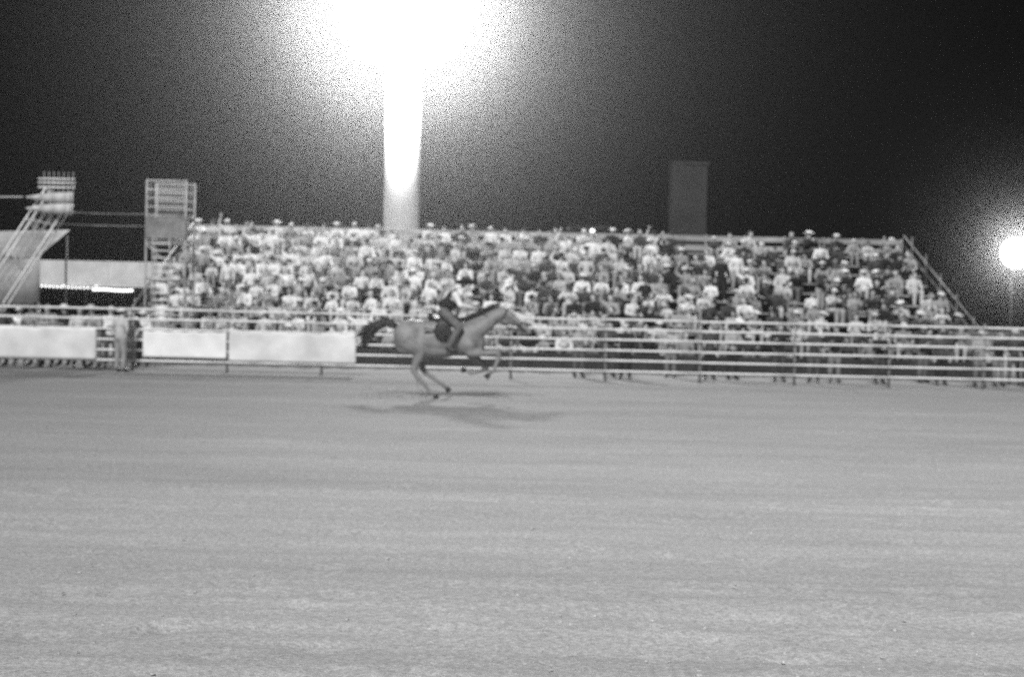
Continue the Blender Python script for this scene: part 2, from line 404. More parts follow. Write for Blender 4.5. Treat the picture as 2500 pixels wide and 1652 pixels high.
for z in (4.82, 5.08, 5.34, 5.62):
    for sy in (-1, 1): tubeobj('cage_rail', (-W2, sy * W2 - .02, z), (W2, sy * W2 - .02, z), .015, RAILM, sf, n=6)
boxobj('kick_panel', (0, -W2 - .05, 4.18), (1.22, .03, .66), POSTM, sf, .005)
la = link('ladder', None, None, sf)
for s in (-.26, .26): tubeobj('stile', (s - .1, -W2 - .12, 0), (s - .1, -W2 - .12, 3.9), .022, STEEL, la, n=8)
for i in range(17): tubeobj('rung', (-.36, -W2 - .12, .25 + i * .215), (.16, -W2 - .12, .25 + i * .215), .018, RAILM, la, n=8)

# ------------------------------------------------------------------ concession booth in the gap at the left
BD = 66.0
def bx(px): return (px - 1250) / 3472 * BD
bo = empty('refreshment_booth', (bx(210), BD, 0)); tag(bo, 'low booth with broad pale fascia above lit bulbs, left of the scaffold tower', 'booth')
bw_ = bx(470) - bx(-60)
boxobj('fascia', (0, 0, 3.15), (bw_, .12, 1.18), BOOTHM, bo, .02)
boxobj('roof', (0, 1.6, 3.70), (bw_ + .1, 3.1, .06), BOOTHM, bo, .01)
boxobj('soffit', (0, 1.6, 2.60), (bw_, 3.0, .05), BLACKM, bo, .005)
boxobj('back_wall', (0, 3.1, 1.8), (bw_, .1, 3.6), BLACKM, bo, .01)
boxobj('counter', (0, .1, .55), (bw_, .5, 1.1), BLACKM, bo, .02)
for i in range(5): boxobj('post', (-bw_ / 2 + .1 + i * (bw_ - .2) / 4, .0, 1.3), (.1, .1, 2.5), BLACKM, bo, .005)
for i in range(4): boxobj('fascia_batten', (-bw_ / 2 + (i + 1) * bw_ / 5, -.07, 3.15), (.04, .02, 1.16), BOOTHM, bo, .002)
sb = empty('lamp_trail_bulbs', (0, BD - .2, 0)); tag(sb, 'dotted light trail of a few lamps, built as small bulbs under the booth fascia', 'lamp trail')  # bulbs added to draw the flicker dots left by a few lamps
pts = []
for i in range(8): pts.append((bx(96 + i * 9.4), 2.32 - .006 * i + .0))
for i in range(9): pts.append((bx(160 + i * 9.6), 2.30 + (.05 if i in (0, 8) else .0) - .03 * math.sin(i / 8 * 3.1)))
bm = bmesh.new(); ball(bm, (0, 0, 0), .052, 2); bulbME = me_of(bm, 'bulb', True); bulbME.materials.append(BULB)
for x, z in pts: link('bulb', bulbME, None, sb, (x, 0, z + .22))
bm = bmesh.new()
for a, b in zip(pts[:-1], pts[1:]): tube(bm, (a[0], 0, a[1] + .29), (b[0], 0, b[1] + .29), .01, None, 6)
link('cord', me_of(bm, 'cord'), DARKSTEEL, sb)
tl = empty('tube_light', (bx(278), BD - .2, 2.42)); tag(tl, 'bright fluorescent tube under the right half of the booth fascia', 'tube light')
bm = bmesh.new()
for i in range(8):
    a = -.93 + i * .2325; tube(bm, (a, 0, .02 * math.sin(i * .8)), (a + .2325, 0, .02 * math.sin((i + 1) * .8)), .058, None, 10)
link('tube', me_of(bm, 'tube', True), BULB, tl); boxobj('batten', (0, 0, .11), (2.0, .1, .05), DARKSTEEL, tl, .005)

# two cables across the gap
for z, l in ((4.73, 'upper thin cable strung across the black gap left of the scaffold tower'), (4.35, 'lower thin cable strung across the black gap left of the scaffold tower')):
    bm = bmesh.new(); pz = None
    for i in range(13):
        u = i / 12; p = (-14.9 + u * 4.3, 45.2, z - .06 * math.sin(u * math.pi) - .0)
        if pz: tube(bm, pz, p, .010, None, 6)
        pz = p
    tag(link('cable', me_of(bm, 'cable'), STEEL), l, 'cable', 'cables across the gap')

# ------------------------------------------------------------------ leaning mast with loudspeakers, far left
LM = empty('leaning_mast', (-16.5, 44.0, 0)); tag(LM, 'lattice mast leaning right with two horn loudspeakers near its top at far left', 'mast')
a0, a1 = V((-.75, 0, 0)), V((2.45, 0, 5.1))
ax = (a1 - a0).normalized(); side = V((ax.z, 0, -ax.x)) * .42
for s in (-1, 1):
    for dy in (-.25, .25): tubeobj('chord', a0 + side * s + V((0, dy, 0)), a1 + side * s + V((0, dy, 0)), .028, RAILM, LM)
for s in (-.5, 0, .5):
    for dy in (-.25, .25): tubeobj('chord', a0 + side * s + V((0, dy, 0)), a1 + side * s + V((0, dy, 0)), .018, STEEL, LM, n=6)
n = 22
for i in range(n):
    p = a0.lerp(a1, i / n); q = a0.lerp(a1, (i + 1) / n); s = 1 if i % 2 else -1
    for dy in (-.25, .25): tubeobj('lacing', p + side * s + V((0, dy, 0)), q - side * s + V((0, dy, 0)), .015, STEEL, LM, n=6)
hp = a1 + V((-.0, -.1, -.1))
bm = bmesh.new()
for i in range(7): tube(bm, (hp.x - .45 + i * .15, -.1, hp.z + .1), (hp.x - .45 + i * .15, -.1, hp.z + .85), .012, None, 6)
link('top_bars', me_of(bm, 'top_bars'), STEEL, LM)
for z in (.36, .50, .62): tubeobj('top_rail', (hp.x - .62, -.14, hp.z + z), (hp.x + .52, -.14, hp.z + z), .024, RAILM, LM)
for dz, w_ in ((.02, .62), (-.32, .55)):      # horns seen from the side
    bm = bmesh.new(); prof = [(-.80, .02), (-.62, .06), (-.3, .12), (.1, .16), (.5, .185), (.58, .19), (.60, .13)]
    for (xa, ra), (xb, rb) in zip(prof[:-1], prof[1:]): tube(bm, (xa, 0, 0), (xb, 0, 0), ra, rb, 20)
    tag(link('loudspeaker', me_of(bm, 'loudspeaker', True), CL['pale'], LM, (hp.x - .08, -.45, hp.z + dz)))
bm = bmesh.new(); pz = None
for i in range(15):
    u = i / 14; p = (-22 + u * 7.0, 43.5, 5.02 - .05 * math.sin(u * math.pi))
    if pz: tube(bm, pz, p, .014, None, 6)
    pz = p
tag(link('cable', me_of(bm, 'cable'), RAILM), 'pale cable running left out of the photo from the leaning mast', 'cable')

# canvas awning at the far left edge
aw = empty('canvas_awning', (-18.0, 47, 0)); tag(aw, 'pale sagging canvas awning at the left edge behind the leaning mast', 'awning')
bm = bmesh.new(); nx, ny = 24, 10; gr = []
for j in range(ny + 1):
    row = []
    for i in range(nx + 1):
        u, v = i / nx, j / ny
        z = 3.25 + .95 * v + .22 * (u - .5) - .10 * math.sin(u * math.pi * 4) ** 2 * (1 - v)
        row.append(bm.verts.new((-2.6 + u * 5.4, -1.2 + v * 3.0, z)))
    gr.append(row)
for j in range(ny):
    for i in range(nx): bm.faces.new((gr[j][i], gr[j][i + 1], gr[j + 1][i + 1], gr[j + 1][i]))
solid(bm, .01); link('canopy', me_of(bm, 'canopy', True), CANVAS, aw)
bm = bmesh.new(); gr = []
for j in range(2):
    gr.append([bm.verts.new((-2.6 + i / nx * 5.4, -1.23 - .03 * math.sin(i * .9), (3.2 + .22 * (i / nx - .5) - .10 * math.sin(i / nx * math.pi * 4) ** 2) - j * (1.5 + .03 * math.sin(i * 2.1)))) for i in range(nx + 1)])
for i in range(nx): bm.faces.new((gr[0][i], gr[0][i + 1], gr[1][i + 1], gr[1][i]))
solid(bm, .008); link('valance', me_of(bm, 'valance', True), CANVAS, aw)
for x in (-2.5, 0, 2.7):
    tubeobj('pole', (x, -1.15, 0), (x, -1.15, 3.15), .035, STEEL, aw); tubeobj('pole', (x, 1.75, 0), (x, 1.75, 4.1), .035, STEEL, aw)

# ------------------------------------------------------------------ people
def fingers(bm, wr, hd, up, s=1.0):
    """five separate fingers from the palm at wr along hd; up = back-of-hand normal"""
    hd = hd.normalized(); lat = hd.cross(up).normalized()
    for i, (off, ln) in enumerate(((-.030, .060), (-.010, .072), (.010, .068), (.029, .052))):
        b = wr + hd * .075 * s + lat * off * s; m_ = b + hd * ln * .5 * s - up * .004; e = m_ + (hd - up * .8).normalized() * ln * .5 * s
        tube(bm, b, m_, .0095 * s, .009 * s, 6); tube(bm, m_, e, .009 * s, .007 * s, 6)
    b = wr + hd * .03 * s - lat * .03 * s; m_ = b + (hd - lat * .9).normalized() * .04 * s; e = m_ + hd * .03 * s - up * .01
    tube(bm, b, m_, .012 * s, .010 * s, 6); tube(bm, m_, e, .010 * s, .008 * s, 6)
def human(j, face=V((0, -1, 0)), vox=.026, dec=.35, fine=False):
    """j: dict of joints. returns meshes: body, shirt, trousers, shoes"""
    up = V((0, 0, 1)); lat = face.cross(up).normalized(); hc = V(j['head'])
    bm = bmesh.new()
    pel, ch, nk = V(j['pelvis']), V(j['chest']), V(j['neck'])
    chain(bm, [(pel, .13), (pel.lerp(ch, .5), .115), (ch, .13), (nk, .06)]); chain(bm, [(nk, .055), (hc - up * .04, .06)])
    for s in (-1, 1): ball(bm, ch + lat * .06 * s + up * .02, .11)
    q = face.to_track_quat('-Y', 'Z').to_euler()
    ball(bm, hc + up * .015, (.074, .092, .098), 3, q); ball(bm, hc + face * .028 - up * .055, (.052, .055, .055), 2, q)
    ball(bm, hc + face * .093 - up * .012, (.013, .018, .024), 2, q)
    for s in (-1, 1): ball(bm, hc + lat * .075 * s - up * .005, (.012, .02, .03), 2, q)
    for t in ('L', 'R'):
        sh, eb, wr = V(j['sh' + t]), V(j['el' + t]), V(j['wr' + t]); hd = (wr - eb).normalized()
        chain(bm, [(ch + up * .04, .07), (sh, .056), (eb, .040), (wr, .026)]); chain(bm, [(wr, .026), (wr + hd * .045, .036), (wr + hd * .075, .036)])
        hp_, kn, an, to = V(j['hp' + t]), V(j['kn' + t]), V(j['an' + t]), V(j['to' + t])
        chain(bm, [(pel, .11), (hp_, .088), (kn, .058), (an, .040)]); chain(bm, [(an, .042), (to, .038)])
    body = remesh(bm, vox, 'body', 2, dec)
    bm = bmesh.new()
    for t in ('L', 'R'):
        wr = V(j['wr' + t]); hd = (wr - V(j['el' + t])).normalized(); u_ = up if abs(hd.z) < .8 else face; u_ = (u_ - hd * u_.dot(hd)).normalized()
        fingers(bm, wr + hd * .02, hd, u_)
    merge(body, bm)
    bm = bmesh.new()
    chain(bm, [(pel + up * .03, .158), (pel.lerp(ch, .5), .142), (ch, .155), (nk - up * .035, .085)])
    for s in (-1, 1): ball(bm, ch + lat * .08 * s + up * .02, .125)
    for t in ('L', 'R'):
        sh, eb, wr = V(j['sh' + t]), V(j['el' + t]), V(j['wr' + t]); e2 = eb.lerp(wr, .85) if j.get('long', True) else eb.lerp(sh, .2)
        chain(bm, [(ch + up * .04, .10), (sh, .078), (eb.lerp(sh, .3), .064)] + ([(eb, .056), (e2, .042)] if j.get('long', True) else []))
    shirt = remesh(bm, vox, 'shirt', 2, dec)
    bm = bmesh.new()
    for t in ('L', 'R'):
        hp_, kn, an = V(j['hp' + t]), V(j['kn' + t]), V(j['an' + t]); chain(bm, [(pel, .145), (hp_, .112), (kn, .080), (an.lerp(kn, .06), .060)])
    trous = remesh(bm, vox, 'trousers', 2, dec)
    bm = bmesh.new()
    for t in ('L', 'R'):
        an, to = V(j['an' + t]), V(j['to' + t]); chain(bm, [(an, .055), (an.lerp(to, .5) - up * .008, .052), (to, .045)])
    shoes = remesh(bm, vox, 'shoes', 1, dec)
    return dict(body=body, shirt=shirt, trousers=trous, shoes=shoes)
def hair_mesh(long=False):
    bm = bmesh.new(); ball(bm, (0, .018, .035), (.088, .098, .095), 2)
    if long: ball(bm, (0, .06, -.06), (.085, .06, .13), 2)
    return remesh(bm, .02, 'hair', 2, .5)
def hat_mesh(brim=.17, cap=False):
    bm = bmesh.new(); n = 20
    if cap:
        ball(bm, (0, 0, .06), (.092, .106, .078), 2); box(bm, (0, -.12, .045), (.13, .11, .012), Euler((R(10), 0, 0)), .004)
        return me_of(bm, 'hat', True)
    prof = [(0, .165, 0), (.05, .160, 0), (.078, .155, 0), (.088, .11, 0), (.098, .055, 0), (.13, .048, .3), (brim, .055, 1), (brim, .048, 1), (.12, .038, .3), (.09, .045, 0)]
    rings = []
    for r_, z, c in prof:
        ring = []
        for i in range(n):
            a = i / n * 2 * math.pi; curl = .045 * (abs(math.cos(a)) ** 2) * c
            dent = .03 * math.exp(-(math.cos(a) * r_ / .03) ** 2) if z > .15 else 0
            ring.append(bm.verts.new((math.cos(a) * r_, math.sin(a) * r_ * 1.15, z + curl - dent)))
        rings.append(ring)
    for A, B in zip(rings[:-1], rings[1:]):
        for i in range(n):
            try: bm.faces.new((A[i], A[(i + 1) % n], B[(i + 1) % n], B[i]))
            except Exception: pass
    bmesh.ops.remove_doubles(bm, verts=bm.verts[:], dist=.0005); return me_of(bm, 'hat', True)
HAIRS = [hair_mesh(), hair_mesh(True)]; HATS = [hat_mesh(), hat_mesh(.14), hat_mesh(0, True)]

def sit(lean=0., arms=0, tw=0., kn=.13, long=True, tilt=0.):
    j = dict(pelvis=(0, 0, .12), chest=(tw * .3, -.04 - lean, .42), neck=(tw * .35, -.06 - lean * 1.35, .575), head=(tw * .4 + tilt, -.08 - lean * 1.5, .705), long=long)
    A = {0: [(.27, -.10 - lean, .24), (.15, -.36, .20)], 1: [(.26, -.14 - lean, .22), (.04, -.30 - lean * .5, .27)],
         2: [(.30, -.22 - lean, .34), (.10, -.36 - lean, .52)], 3: [(.27, -.02, .22), (.30, .08, .04)], 4: [(.36, -.08 - lean, .62), (.25, -.16 - lean, .90)],
         5: [(.24, -.18 - lean, .20), (.10, -.40, .16)]}[arms]
    for s, t in ((-1, 'L'), (1, 'R')):
        B = A if not (arms == 4 and s > 0) else [(.27, -.10 - lean, .24), (.15, -.36, .20)]
        j['sh' + t] = (s * .18 + tw * .3, -.03 - lean - s * tw * .2, .49); j['el' + t] = (s * B[0][0], B[0][1], B[0][2]); j['wr' + t] = (s * B[1][0], B[1][1], B[1][2])
        j['hp' + t] = (s * .09, -.02, .10); j['kn' + t] = (s * kn, -.45, .11); j['an' + t] = (s * (kn + .0), -.44, -.33); j['to' + t] = (s * (kn + .03), -.58, -.36)
    return j
def stand_(arms=0, lean=0., long=True):
    j = dict(pelvis=(0, 0, .94), chest=(0, -.02 - lean, 1.28), neck=(0, -.03 - lean * 1.3, 1.45), head=(0, -.06 - lean * 1.5, 1.58), long=long)
    A = {0: [(.25, .02, 1.12), (.25, -.06, .88)], 1: [(.28, -.12 - lean, 1.14), (.20, -.34, 1.22)], 2: [(.27, -.10, 1.12), (.03, -.24, 1.16)], 3: [(.30, .05, 1.14), (.17, -.04, .96)]}[arms]
    for s, t in ((-1, 'L'), (1, 'R')):
        j['sh' + t] = (s * .185, -.01 - lean, 1.38); j['el' + t] = (s * A[0][0], A[0][1], A[0][2]); j['wr' + t] = (s * A[1][0], A[1][1], A[1][2])
        j['hp' + t] = (s * .09, 0, .9); j['kn' + t] = (s * .12, -.02, .50); j['an' + t] = (s * .13, .01, .09); j['to' + t] = (s * .15, -.15, .045)
    return j
SITS = [(sit(0, 0), ), (sit(.10, 1, .05), ), (sit(.16, 0, -.05, .16, False), ), (sit(.05, 2, 0, .12), ), (sit(-.02, 3, .08, .15, False), ), (sit(.08, 4, 0), ), (sit(.14, 5, 0, .1, True, .03), ), (sit(.22, 1, -.08, .18), )]
SITM = [(human(a[0]), a[0]) for a in SITS]
STDM = [(human(a), a) for a in (stand_(0), stand_(1, .05), stand_(2, 0), stand_(3, 0, False), stand_(1, .12, False))]
for mset, _ in SITM + STDM:
    for nm, me in mset.items(): me.materials.clear(); me.materials.append(SKIN)
for me in HAIRS + HATS: me.materials.append(HAIR)
def setm(o, m): o.material_slots[0].link = 'OBJECT'; o.material_slots[0].material = m
def person(mset, j, loc, rz, sh, tr, hat, hatm, label, group, s=1.0, shoes=True):
    r = empty('person', loc, rz); r.scale = (s, s, s); tag(r, label, 'person', group)
    link('body', mset['body'], None, r); setm(link('shirt', mset['shirt'], None, r), sh); setm(link('trousers', mset['trousers'], None, r), tr)
    if shoes: setm(link('shoes', mset['shoes'], None, r), LEATHER)
    hc = V(j['head'])
    if hat < 2 or hat > 2 or True:
        if hat >= 0: setm(link('hat', HATS[hat], None, r, hc, (R(4), 0, random.uniform(-.3, .3))), hatm)
        setm(link('hair', HAIRS[random.random() < .3], None, r, hc), random.choice([HAIR, BROWN, FAIR]))
    return r
TONE = {'white': 'white', 'pale': 'pale grey', 'grey': 'mid grey', 'dark': 'dark', 'black': 'black', 'check': 'mottled'}
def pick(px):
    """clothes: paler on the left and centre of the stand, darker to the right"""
    t = min(max((px - 900) / 1000, 0), 1.15)  # light falling off to the right, put into the shirt tones
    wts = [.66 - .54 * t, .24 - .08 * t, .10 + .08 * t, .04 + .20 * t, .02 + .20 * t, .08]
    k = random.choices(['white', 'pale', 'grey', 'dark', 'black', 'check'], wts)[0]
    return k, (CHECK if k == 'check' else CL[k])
ORD = ['front', 'second', 'third', 'fourth', 'fifth', 'sixth', 'seventh', 'eighth', 'ninth', 'tenth', 'eleventh']
ONES = ['', 'first', 'second', 'third', 'fourth', 'fifth', 'sixth', 'seventh', 'eighth', 'ninth', 'tenth', 'eleventh', 'twelfth', 'thirteenth', 'fourteenth', 'fifteenth', 'sixteenth', 'seventeenth', 'eighteenth', 'nineteenth']
TENS = {20: 'twenty', 30: 'thirty', 40: 'forty', 50: 'fifty'}; TENTH = {20: 'twentieth', 30: 'thirtieth', 40: 'fortieth', 50: 'fiftieth'}
def ordw(n):
    if n < 20: return ONES[n]
    t = n // 10 * 10; return TENTH[t] if n == t else TENS[t] + '-' + ONES[n - t]
crowd = []; NIND = 6
for k in range(NR):
    y = D0 + k * RUN; z = S0 + k * RISE; x = XL + random.uniform(.25, .5); c = 0
    while x < XR - .3:
        px = 1250 + 3472 * x / y
        if random.random() > (.93 if px < 1700 else .80):
            x += random.uniform(.4, .7); continue
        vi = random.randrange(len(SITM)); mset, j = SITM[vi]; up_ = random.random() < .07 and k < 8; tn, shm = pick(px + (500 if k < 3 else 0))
        if up_: mset, j = STDM[random.randrange(len(STDM))]
        trm = random.choices([DENIM, CL['dark'], CL['black'], CL['pale'], CL['grey']], [4, 1, .8, 2.6, 2.4])[0]
        h = random.random(); hat = 0 if h < .26 else 1 if h < .36 else 2 if h < .52 else -1
        hm_n, hatm = random.choice([('pale straw', STRAW), ('white', CL['white']), ('dark', CL['dark']), ('black', CL['black'])])
        rz = random.gauss(0, .38) - x * .01; s = random.uniform(.9, 1.12) * (.75 if random.random() < .13 else 1)
        loc = (x, y + random.uniform(-.06, .04), z) if not up_ else (x, y - .45, z - .42)
        if up_: s *= .95
        if k < NIND:
            c += 1
            what = '%s %s' % (hm_n, 'cap' if hat == 2 else 'hat') if hat >= 0 else 'bare head'
            lab = ('standing' if up_ else 'seated') + ' %s-shirted spectator, %s, %s row, %s seat from the scaffold tower' % (TONE[tn].replace(' ', '-'), what, ORD[k], ordw(c))
            person(mset, j, loc, rz, shm, trm, hat, hatm, lab, 'spectators seated on the bleachers', s, shoes=(k < 3))
        else:
            crowd.append((mset, j, loc, rz, s, shm, trm, hat, hatm))
        x += random.uniform(.52, .66) * (1.12 if k < NIND else 1)
# upper rows: one mass
cmats = [SKIN, HAIR, FAIR, BROWN, LEATHER, DENIM, CHECK, STRAW] + list(CL.values()); cidx = {m.name: i for i, m in enumerate(cmats)}
cache = {}
def arr(me):
    if me.name not in cache:
        me.calc_loop_triangles(); v = np.empty(len(me.vertices) * 3); me.vertices.foreach_get('co', v); t = np.empty(len(me.loop_triangles) * 3, int); me.loop_triangles.foreach_get('vertices', t)
        cache[me.name] = (v.reshape(-1, 3), t.reshape(-1, 3))
    return cache[me.name]
vs_, ts_, ms_, off = [], [], [], 0
def addto(me, M, m):
    global off
    v, t = arr(me); A = np.array(M); vs_.append(v @ A[:3, :3].T + A[:3, 3]); ts_.append(t + off); ms_.append(np.full(len(t), cidx[m.name])); off += len(v)
for mset, j, loc, rz, s, shm, trm, hat, hatm in crowd:
    M = Matrix.Translation(loc) @ Matrix.Rotation(rz, 4, 'Z') @ Matrix.Scale(s, 4)
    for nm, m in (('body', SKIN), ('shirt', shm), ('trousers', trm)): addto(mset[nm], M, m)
    Mh = M @ Matrix.Translation(V(j['head'])); addto(HAIRS[random.random() < .3], Mh, random.choice([HAIR, BROWN, FAIR]))
    if hat >= 0: addto(HATS[hat], Mh, hatm)
me = bpy.data.meshes.new('crowd'); me.from_pydata(np.vstack(vs_).tolist(), [], np.vstack(ts_).tolist())
for m in cmats: me.materials.append(m)
me.polygons.foreach_set('material_index', np.concatenate(ms_)); me.polygons.foreach_set('use_smooth', [True] * len(me.polygons))
tag(link('crowd', me), 'dense crowd of spectators filling the upper rows of the bleachers', 'crowd', kind='stuff')

# people standing behind the fence
def place_std(px, d, n_, tn, hat, hname, label, rz=0., s=1.0, vi=None, group='people standing along the fence'):
    mset, j = STDM[random.randrange(len(STDM)) if vi is None else vi]
    person(mset, j, ((px - 1250) / 3472 * d, d, 0), rz, CHECK if tn == 'check' else CL[tn], random.choice([DENIM, DENIM, CL['dark'], CL['black']]), hat,
           {'pale': STRAW, 'dark': CL['dark']}[hname], label, group, s)
tones = ['pale', 'dark', 'white', 'grey', 'check', 'black', 'pale', 'grey', 'white', 'dark']
xsL = [-30, 8, 52, 88, 118, 160, 196, 236, 272, 318, 352]
for i, px in enumerate(xsL):
    tn = tones[i % 10]; hat = [0, -1, 2, 0, -1, 1, -1, 0, 2, -1, 0][i]
    place_std(px, random.uniform(40.2, 41.6), i, tn, hat, 'pale' if i % 3 else 'dark', '%s-shirted person %s standing behind the fence, %s from the left edge' % (TONE[tn].replace(' ', '-'), ['in a hat', 'bareheaded', 'in a cap'][[0, 0, 2, -1][hat] if hat >= 0 else 1] if hat != 2 else 'in a cap', ordw(i + 1)), random.uniform(-.5, .5), random.uniform(.96, 1.06))
xsR = [1415, 1490, 1530, 1640, 1735, 1790, 1905, 1990, 2040, 2150, 2255, 2300, 2395, 2440, 2478, 2510, 2560]
for i, px in enumerate(xsR):
    tn = ['grey', 'dark', 'black', 'check', 'dark', 'grey', 'black', 'dark', 'black', 'black', 'dark', 'dark', 'grey', 'black', 'dark', 'black', 'grey'][i]
    hat = [0, -1, 1, 2, -1, 0, -1, 1, -1, 0, -1, 2, 0, -1, 1, 0, -1][i]
    place_std(px, random.uniform(40.6, 42.5), i, tn, hat, 'dark' if i % 2 else 'pale', '%s-shirted person %s standing behind the fence, %s to the right of the horse' % (TONE[tn].replace(' ', '-'), 'bareheaded' if hat < 0 else 'in a cap' if hat == 2 else 'in a hat', ordw(i + 1)), random.uniform(-.6, .6), random.uniform(.88, 1.0))
mset, j = STDM[3]
person(mset, j, ((296 - 1250) / 3472 * 38.3, 38.3, 0), 2.6, CL['pale'], CL['grey'], 0, STRAW, 'person in pale shirt and hat standing at the fence between the two white banners', None)
mset, j = STDM[2]
person(mset, j, ((2170 - 1250) / 3472 * 57.5, 57.5, S0 + NR * RISE - 1.2), .2, CL['black'], CL['black'], 1, CL['pale'], 'lone person with pale hat standing behind the top row at the right end', None)

# ------------------------------------------------------------------ horse and rider
HX = (1090 - 1250) / 3472 * 30
horse = empty('horse', (HX, 30.0, 0)); tag(horse, 'grey-brown horse galloping to the right across the arena with a rider up', 'horse')
bm = bmesh.new()
def E(c, r, ry=0): ball(bm, c, r, 3, Euler((0, R(ry), 0)))
E((-.12, 0, 1.27), (.78, .31, .33)); E((-.75, 0, 1.32), (.36, .30, .34)); E((.42, 0, 1.28), (.40, .27, .36)); E((.35, 0, 1.52), (.34, .12, .12), 8)
E((-.62, 0, 1.52), (.32, .2, .12), -4); E((-.2, 0, 1.05), (.55, .24, .2)); E((.62, 0, 1.18), (.22, .2, .25))
for s in (-1, 1): E((-.82, s * .15, 1.24), (.27, .15, .32), 15); E((.45, s * .18, 1.24), (.22, .1, .32), -20)
chain(bm, [((.48, 0, 1.36), .26), ((.72, 0, 1.52), .20), ((.95, 0, 1.69), .155), ((1.16, 0, 1.82), .12)], 3)
chain(bm, [((.45, 0, 1.52), .13), ((.8, 0, 1.72), .08), ((1.12, 0, 1.89), .07)])
chain(bm, [((1.18, 0, 1.85), .115), ((1.34, 0, 1.76), .115), ((1.52, 0, 1.62), .08), ((1.70, 0, 1.50), .066), ((1.76, 0, 1.45), .058)], 3)
E((1.28, 0, 1.70), (.13, .075, .13), 40); E((1.72, 0, 1.43), (.06, .045, .035), 30)
for s in (-1, 1):
    chain(bm, [((1.14, s * .06, 1.92), .036), ((1.12, s * .075, 2.0), .030), ((1.10, s * .08, 2.07), .010)])
    ball(bm, (1.36, s * .095, 1.785), .026); ball(bm, (1.76, s * .04, 1.49), .02)
# legs: (side, joints)
HOOF = []
def leg(pts, hoof): chain(bm, pts, 2); HOOF.append(hoof)
leg([((-.85, -.17, 1.22), .21), ((-.52, -.18, .98), .135), ((-.66, -.17, .60), .068), ((-.60, -.17, .50), .055), ((-.34, -.17, .20), .042), ((-.31, -.17, .17), .052), ((-.22, -.17, .10), .042)], ((-.18, -.17, .055), 18))
leg([((-.85, .17, 1.22), .21), ((-.45, .18, .98), .135), ((-.50, .17, .63), .068), ((-.43, .17, .54), .055), ((-.10, .17, .32), .042), ((-.07, .17, .30), .052), ((.01, .17, .23), .042)], ((.05, .17, .185), -20))
leg([((.50, -.17, 1.15), .17), ((.52, -.18, 1.0), .11), ((.85, -.18, .98), .072), ((1.12, -.18, 1.0), .060), ((1.14, -.18, .93), .052), ((1.04, -.18, .67), .038), ((1.02, -.18, .63), .048), ((.93, -.18, .56), .038)], ((.89, -.18, .515), 50))
leg([((.48, .17, 1.15), .17), ((.45, .18, 1.0), .11), ((.70, .18, .82), .072), ((.88, .18, .70), .060), ((.86, .18, .63), .052), ((.58, .18, .55), .038), ((.54, .18, .55), .048), ((.44, .18, .60), .038)], ((.39, .18, .62), 100))
hb = remesh(bm, .022, 'body', 6); link('body', hb, COAT, horse)
for (c, a) in HOOF:
    bm = bmesh.new(); tube(bm, (0, 0, .05), (.02, 0, -.05), .046, .064, 14); link('hoof', me_of(bm, 'hoof', True), LEATHER, horse, c, (0, R(a), 0))
# tail: separate locks streaming back
bm = bmesh.new(); rs = random.Random(3)
for i in range(60):
    a = V((-1.05 + rs.uniform(-.03, .03), rs.uniform(-.05, .05), 1.50 + rs.uniform(-.04, .04))); L_ = rs.uniform(.55, .95); z1 = rs.uniform(.0, .12); z2 = -rs.uniform(.08, .52)
    P = [a, a + V((-.22, rs.uniform(-.04, .04), .05 + z1)), a + V((-.22 - L_ * .4, rs.uniform(-.09, .09), z1 * .6 + z2 * .35)), a + V((-.22 - L_ * .72, rs.uniform(-.13, .13), z2))]
    rr = [.022, .026, .02, .004]
    for q in range(3): tube(bm, P[q], P[q + 1], rr[q], rr[q + 1], 6)
link('tail', me_of(bm, 'tail', True), MANE, horse)
bm = bmesh.new()
for i in range(46):
    u = i / 45; a = V((.45 + .70 * u, 0, 1.62 + .33 * u)); yy = rs.uniform(-.10, .06)
    P = [a, a + V((-.08, yy * .7, .07 + rs.uniform(-.03, .03))), a + V((-.26 - rs.uniform(0, .08), yy, .01 + rs.uniform(-.08, .06)))]
    tube(bm, P[0], P[1], .022, .018, 6); tube(bm, P[1], P[2], .018, .003, 6)
link('mane', me_of(bm, 'mane', True), MANE, horse)
bm = bmesh.new()
def ringt(bm, c, ax_, ry, rz_, r=.009, n=16):
    q = V(ax_).to_track_quat('Z', 'Y'); pr = None
    for i in range(n + 1):
        a = i / n * 2 * math.pi; p = V(c) + q @ V((math.cos(a) * rz_, math.sin(a) * ry, 0))
        if pr is not None: tube(bm, pr, p, r, None, 6)
        pr = p
ringt(bm, (1.56, 0, 1.60), (.8, 0, -.6), .092, .092); ringt(bm, (1.24, 0, 1.83), (.8, 0, -.35), .128, .15)
for s in (-1, 1): tube(bm, (1.27, s * .115, 1.80), (1.57, s * .085, 1.58), .008, None, 6); tube(bm, (1.57, s * .08, 1.56), (1.70, s * .07, 1.46), .008, None, 6)
link('bridle', me_of(bm, 'bridle', True), LEATHER, horse)
bm = bmesh.new()
for s in (-1, 1):
    P = [V((1.70, s * .07, 1.46)), V((1.3, s * .14, 1.55)), V((.95, s * .13, 1.72)), V((.62, s * .05, 1.90))]
    for q in range(3): tube(bm, P[q], P[q + 1], .008, None, 6)
link('reins', me_of(bm, 'reins', True), LEATHER, horse)
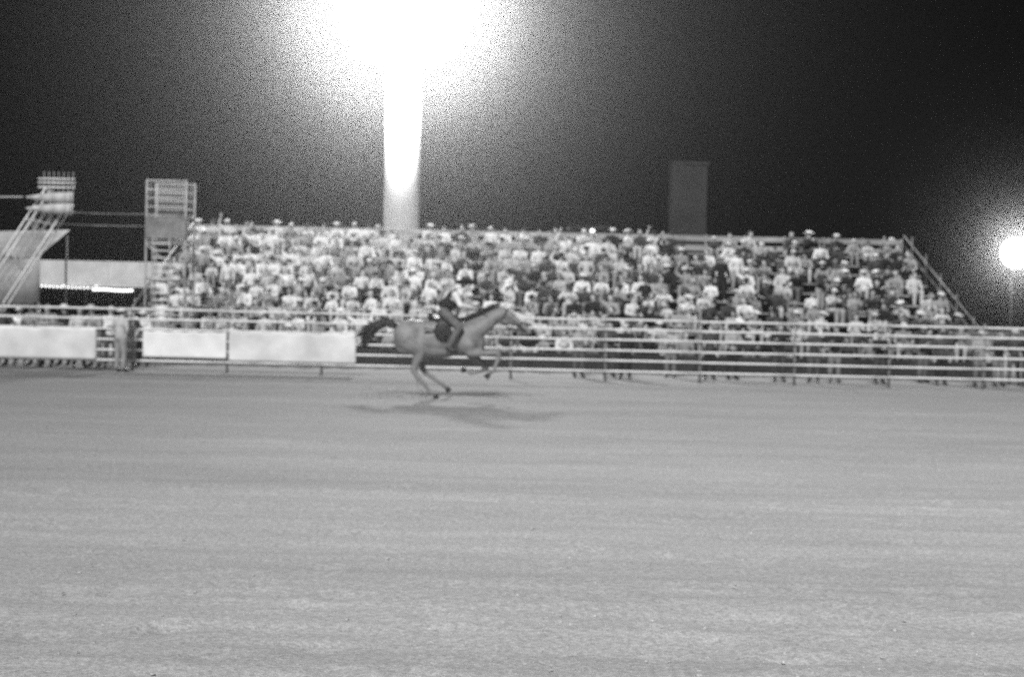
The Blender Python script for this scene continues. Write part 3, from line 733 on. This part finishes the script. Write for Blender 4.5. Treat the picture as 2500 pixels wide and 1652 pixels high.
# saddle blanket and saddle
bm = bmesh.new(); g2 = []
for i in range(13):
    x = -.45 + .75 * i / 12; row = []
    for k_ in range(17):
        a = R(-68 + 136 * k_ / 16); row.append(bm.verts.new((x, math.sin(a) * .355, 1.27 + math.cos(a) * .385 - .03 * math.sin(i / 12 * math.pi) * (abs(a) < .8))))
    g2.append(row)
for i in range(12):
    for k_ in range(16): bm.faces.new((g2[i][k_], g2[i + 1][k_], g2[i + 1][k_ + 1], g2[i][k_ + 1]))
solid(bm, .018); link('saddle_blanket', me_of(bm, 'saddle_blanket', True), CHECK, horse)
bm = bmesh.new()
ball(bm, (-.08, 0, 1.66), (.30, .15, .07), 3); ball(bm, (-.34, 0, 1.72), (.06, .15, .10), 2); ball(bm, (.20, 0, 1.72), (.05, .12, .08), 2); chain(bm, [((.23, 0, 1.75), .03), ((.25, 0, 1.86), .022), ((.25, 0, 1.88), .035)])
for s in (-1, 1): ball(bm, (-.05, s * .33, 1.43), (.20, .04, .24), 2)
sd_ = link('saddle', remesh(bm, .02, 'saddle', 3), LEATHER, horse)
for s in (-1, 1):
    bm = bmesh.new(); box(bm, (0, 0, .22), (.06, .012, .40)); tube(bm, (-.06, 0, -.12), (.06, 0, -.12), .014); tube(bm, (-.06, 0, -.12), (-.02, 0, .03), .01); tube(bm, (.06, 0, -.12), (.02, 0, .03), .01)
    link('stirrup', me_of(bm, 'stirrup'), LEATHER, sd_, (.10, s * .41, 1.06))
# rider (faces +x)
rj = dict(pelvis=(-.08, 0, 1.86), chest=(.16, 0, 2.13), neck=(.28, 0, 2.27), head=(.40, 0, 2.37), long=True)
for s, t in ((-1, 'L'), (1, 'R')):
    rj['sh' + t] = (.19, s * .18, 2.19); rj['el' + t] = (.30, s * .25, 1.98); rj['wr' + t] = (.53, s * .07, 1.93)
    rj['hp' + t] = (-.04, s * .12, 1.82); rj['kn' + t] = (.30, s * .37, 1.52); rj['an' + t] = (.06, s * .42, 1.08); rj['to' + t] = (.24, s * .44, 1.02)
rm = human(rj, V((1, 0, 0)), .012, .5)
rd = empty('person', (HX, 30.0, 0)); tag(rd, 'rider crouching forward in a dark hat and dark vest on the galloping horse', 'person')
link('body', rm['body'], None, rd); rm['body'].materials.clear(); rm['body'].materials.append(SKIN)
for nm, m in (('shirt', CL['white']), ('trousers', DENIM), ('shoes', LEATHER)):
    rm[nm].materials.clear(); link({'shoes': 'boots'}.get(nm, nm), rm[nm], m, rd)
bm = bmesh.new(); p_, c_ = V(rj['pelvis']), V(rj['chest']); chain(bm, [(p_ + V((.03, 0, .07)), .166), (p_.lerp(c_, .5), .156), (c_, .166)])
for s in (-1, 1): ball(bm, c_ + V((0, s * .08, .03)), .128)
link('vest', remesh(bm, .014, 'vest', 2, .5), CL['black'], rd)
h_ = link('hat', HATS[0].copy(), None, rd, (.405, 0, 2.385), (0, R(12), R(90))); h_.scale = (1.2, 1.2, 1.2); setm(h_, CL['dark'])
h_ = link('hair', HAIRS[0].copy(), None, rd, (.40, 0, 2.37), (0, 0, R(90)))
for s in (-1, 1):
    bm = bmesh.new(); ball(bm, (.484, s * .028, 2.378), .011, 1); link('eye', me_of(bm, 'eye', True), LEATHER, rd)
# dust kicked up by the hooves
bm = bmesh.new(); rs = random.Random(8)
for i in range(160):
    u = rs.random(); c = (HX - .1 - u * 1.6 + rs.gauss(0, .15), 30 + rs.gauss(0, .3), abs(rs.gauss(0, .16)) * (1 - u * .6) + .02); r_ = rs.uniform(.006, .02)
    ball(bm, c, (r_, r_, r_ * .8), 1)
tag(link('kicked_dirt', me_of(bm, 'kicked_dirt'), GM), 'bits of dirt flying up behind the horse hooves', 'dirt', kind='stuff')
